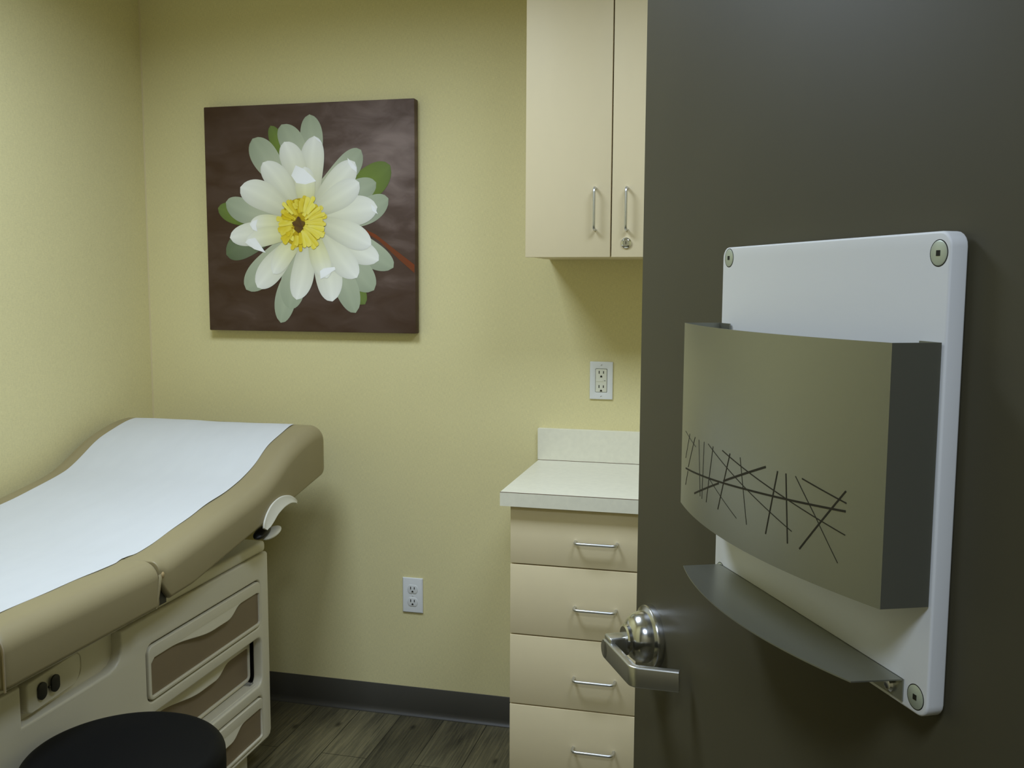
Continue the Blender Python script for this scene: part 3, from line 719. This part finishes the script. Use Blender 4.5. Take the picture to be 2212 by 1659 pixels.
def sheet(bm, pts, z0, z1, th):
    """vertical bent sheet through plan points"""
    P = [Vector((a, b)) for a, b in pts]; off = []
    for i, p in enumerate(P):
        t = (P[min(i+1, len(P)-1)] - P[max(i-1, 0)]).normalized(); off.append(p + Vector((t.y, -t.x))*th)
    loop = P + off[::-1]
    lo__ = [bm.verts.new((p.x, p.y, z0)) for p in loop]; hi = [bm.verts.new((p.x, p.y, z1)) for p in loop]
    n = len(loop); m = len(P)
    for k in range(n): bm.faces.new((lo__[k], lo__[(k+1) % n], hi[(k+1) % n], hi[k]))
    for k in range(m-1):
        a, b_, c, d_ = k, k+1, n-2-k, n-1-k
        bm.faces.new((lo__[a], lo__[b_], lo__[c], lo__[d_])); bm.faces.new((hi[a], hi[d_], hi[c], hi[b_]))
    return bm
NA = 48; front = [(-.622 + (.385)*k/NA, arc(-.622 + .385*k/NA)) for k in range(NA+1)]
plan = [(-.600, CB0 + .0012), (-.6255, CB0 + .0012)] + front + [(-.2435, CB0 + .0012), (-.2700, CB0 + .0012)]
pk = bmesh.new(); sheet(pk, plan, 1.2217, 1.4325, .0012)
pocket = obj('file_pocket', pk, MT['pocket'], ch, smooth=25)
pbm = bmesh.new()
loop = [(-.6245, CB0 + .001)] + [(s, n_ - .0012) for s, n_ in front] + [(-.2445, CB0 + .001)]
loft(pbm, [[(a, b_, z) for a, b_ in loop] for z in (1.2222, 1.2234)])
obj('pocket_bottom', pbm, MT['pocket'], pocket, smooth=25)
CUTS = [(-0.2831,1.3102,-0.264,1.2795,1),(-0.3068,1.3103,-0.2787,1.2718,1.6),(-0.2775,1.2668,-0.2663,1.2489,1.6),(-0.322,1.31,-0.3309,1.25,0.8),(-0.3404,1.3108,-0.3374,1.2488,1.0),(-0.368,1.3106,-0.3516,1.2484,1.6),(-0.4108,1.3107,-0.3852,1.2487,2.2),(-0.4326,1.3108,-0.4488,1.2485,1.0),(-0.2654,1.2679,-0.4444,1.2821,3.2),(-0.4444,1.2821,-0.5843,1.2923,3.2),(-0.3091,1.2484,-0.3855,1.2757,3.2),(-0.3972,1.2804,-0.4791,1.3101,3.6),(-0.3535,1.3108,-0.521,1.2601,1.3),(-0.3926,1.3107,-0.5081,1.2882,1.8),(-0.5081,1.2882,-0.5848,1.2726,1.6),(-0.3592,1.2751,-0.4287,1.2498,0.9),(-0.498,1.3098,-0.4824,1.2481,2.4),(-0.5102,1.31,-0.5157,1.2478,2.2),(-0.5235,1.3101,-0.5495,1.2817,1.2),(-0.5495,1.2817,-0.5781,1.2472,1.0),(-0.5323,1.3097,-0.5848,1.2992,2.0),(-0.5838,1.3091,-0.5321,1.2473,2.6),(-0.2603,1.3099,-0.3105,1.3002,0.7)]
cut = bmesh.new()
for s0, z0, s1, z1, w_ in CUTS:
    n_ = max(2, int(abs(s1-s0)/.006) + 1); hw = .00029*w_ + .00001; L = math.hypot(s1-s0, z1-z0); ax, az = -(z1-z0)/L*hw, (s1-s0)/L*hw; prev = None
    for k in range(n_+1):
        t = k/n_; s, z = s0 + (s1-s0)*t, z0 + (z1-z0)*t
        cur = [cut.verts.new((s + q*ax, arc(s + q*ax) + .0003, z + q*az)) for q in (-1, 1)] + [cut.verts.new((s + q*ax, arc(s + q*ax) - .0008, z + q*az)) for q in (1, -1)]
        if prev:
            for j in range(4): cut.faces.new((prev[j], prev[(j+1) % 4], cur[(j+1) % 4], cur[j]))
        prev = cur
cp = obj('cut_line_pattern', cut, mat('dark_cut_lines', (.035, .030, .016), .7, spec=.2), pocket, smooth=0); cp['label'] = 'dark crossing line pattern'
# shelf: flat curved-front tray with a flange down the board
ZTR = 1.1508
KT = .0265/.168**2
tr = [(-.5985, CB0 + .0008)] + [(s, .0930 - KT*(s + .4245)**2) for s in [-.5925 + .336*k/40 for k in range(41)]] + [(-.2600, CB0 + .0008)]
tb = bmesh.new(); loft(tb, [[(a, b_, z) for a, b_ in tr] for z in (ZTR - .0012, ZTR)])
box(tb, -.5990, -.2610, CB0 + .0002, CB0 + .0014, 1.1318, ZTR)
tray = obj('shelf', tb, MT['tray'], ch, smooth=25)
for s in (-.5835, -.2755):
    t_ = bmesh.new(); lathe(t_, [(.0062, CB0 + .001), (.0062, CB0 + .0035), (.0045, CB0 + .0052), (0, CB0 + .0056)], 'Y', 24, (s, 0, 1.1405)); obj('screw', t_, MT['polished'], tray)

# ------------------------------------------------------------------ lights
def troffer(name, label, x, y, sx, sy, power, col, strips, group, spread=159):
    t = thing(name, label, 'ceiling light', (x, y, ZC), 0, group)
    fr = bmesh.new(); f_ = .02
    box(fr, -sx/2 - f_, sx/2 + f_, -sy/2 - f_, -sy/2, -.012, 0, .002); box(fr, -sx/2 - f_, sx/2 + f_, sy/2, sy/2 + f_, -.012, 0, .002)
    box(fr, -sx/2 - f_, -sx/2, -sy/2, sy/2, -.012, 0, .002); box(fr, sx/2, sx/2 + f_, -sy/2, sy/2, -.012, 0, .002)
    obj('frame', fr, MT['housing'], t)
    obj('diffuser', boxm(-sx/2, sx/2, -sy/2, sy/2, -.004, -.001), MT['housing'], t, smooth=0)
    for k, (dx, wx) in enumerate(strips):
        L = bpy.data.lights.new('lamp', 'AREA'); L.shape = 'RECTANGLE'; L.size = wx; L.size_y = sy*.97; L.energy = power/len(strips); L.color = col; L.spread = math.radians(spread)
        lo2 = bpy.data.objects.new('lamp_tube', L); C.objects.link(lo2); lo2.parent = t; lo2.location = (dx, 0, -.010)
    return t
LC = (.69, .81, 1.0)
troffer('ceiling_light', 'square recessed ceiling light above the exam table side of the room', -1.16, -1.32, .56, .56, 24.5, LC, ((0, .54),), 'recessed ceiling lights')
troffer('ceiling_light', 'square recessed ceiling light above the cabinet side of the room', .15, -1.30, .56, .56, 14, LC, ((0, .54),), 'recessed ceiling lights')
troffer('ceiling_light', 'square recessed ceiling light out in the corridor', -.12, -3.5, .56, .56, 25, LC, ((0, .54),), 'recessed ceiling lights', 180)
w = bpy.data.worlds.new('room'); bpy.context.scene.world = w; w.use_nodes = True
w.node_tree.nodes['Background'].inputs['Color'].default_value = (.5, .5, .5, 1); w.node_tree.nodes['Background'].inputs['Strength'].default_value = .02

# ------------------------------------------------------------------ camera
cam = bpy.data.cameras.new('camera'); co = bpy.data.objects.new('camera', cam); C.objects.link(co)
cam.sensor_width = 36; cam.sensor_fit = 'HORIZONTAL'; cam.lens = 36*2071.80/2212; cam.clip_start = .02
right, up, fwd = Vector((.9713, .2378, .0045)), Vector((-.0290, .0999, .9946)), Vector((-.2360, .9662, -.1040))
Mx = Matrix((right.normalized(), up.normalized(), (-fwd).normalized())).transposed().to_4x4(); Mx.translation = (0, -2.9913, 1.4763)
co.matrix_world = Mx
sc_ = bpy.context.scene; sc_.camera = co
sc_.view_settings.view_transform = 'Standard'; sc_.view_settings.look = 'None'; sc_.view_settings.gamma = 1
sc_.view_settings.use_curve_mapping = False; sc_.view_settings.exposure = 0.0
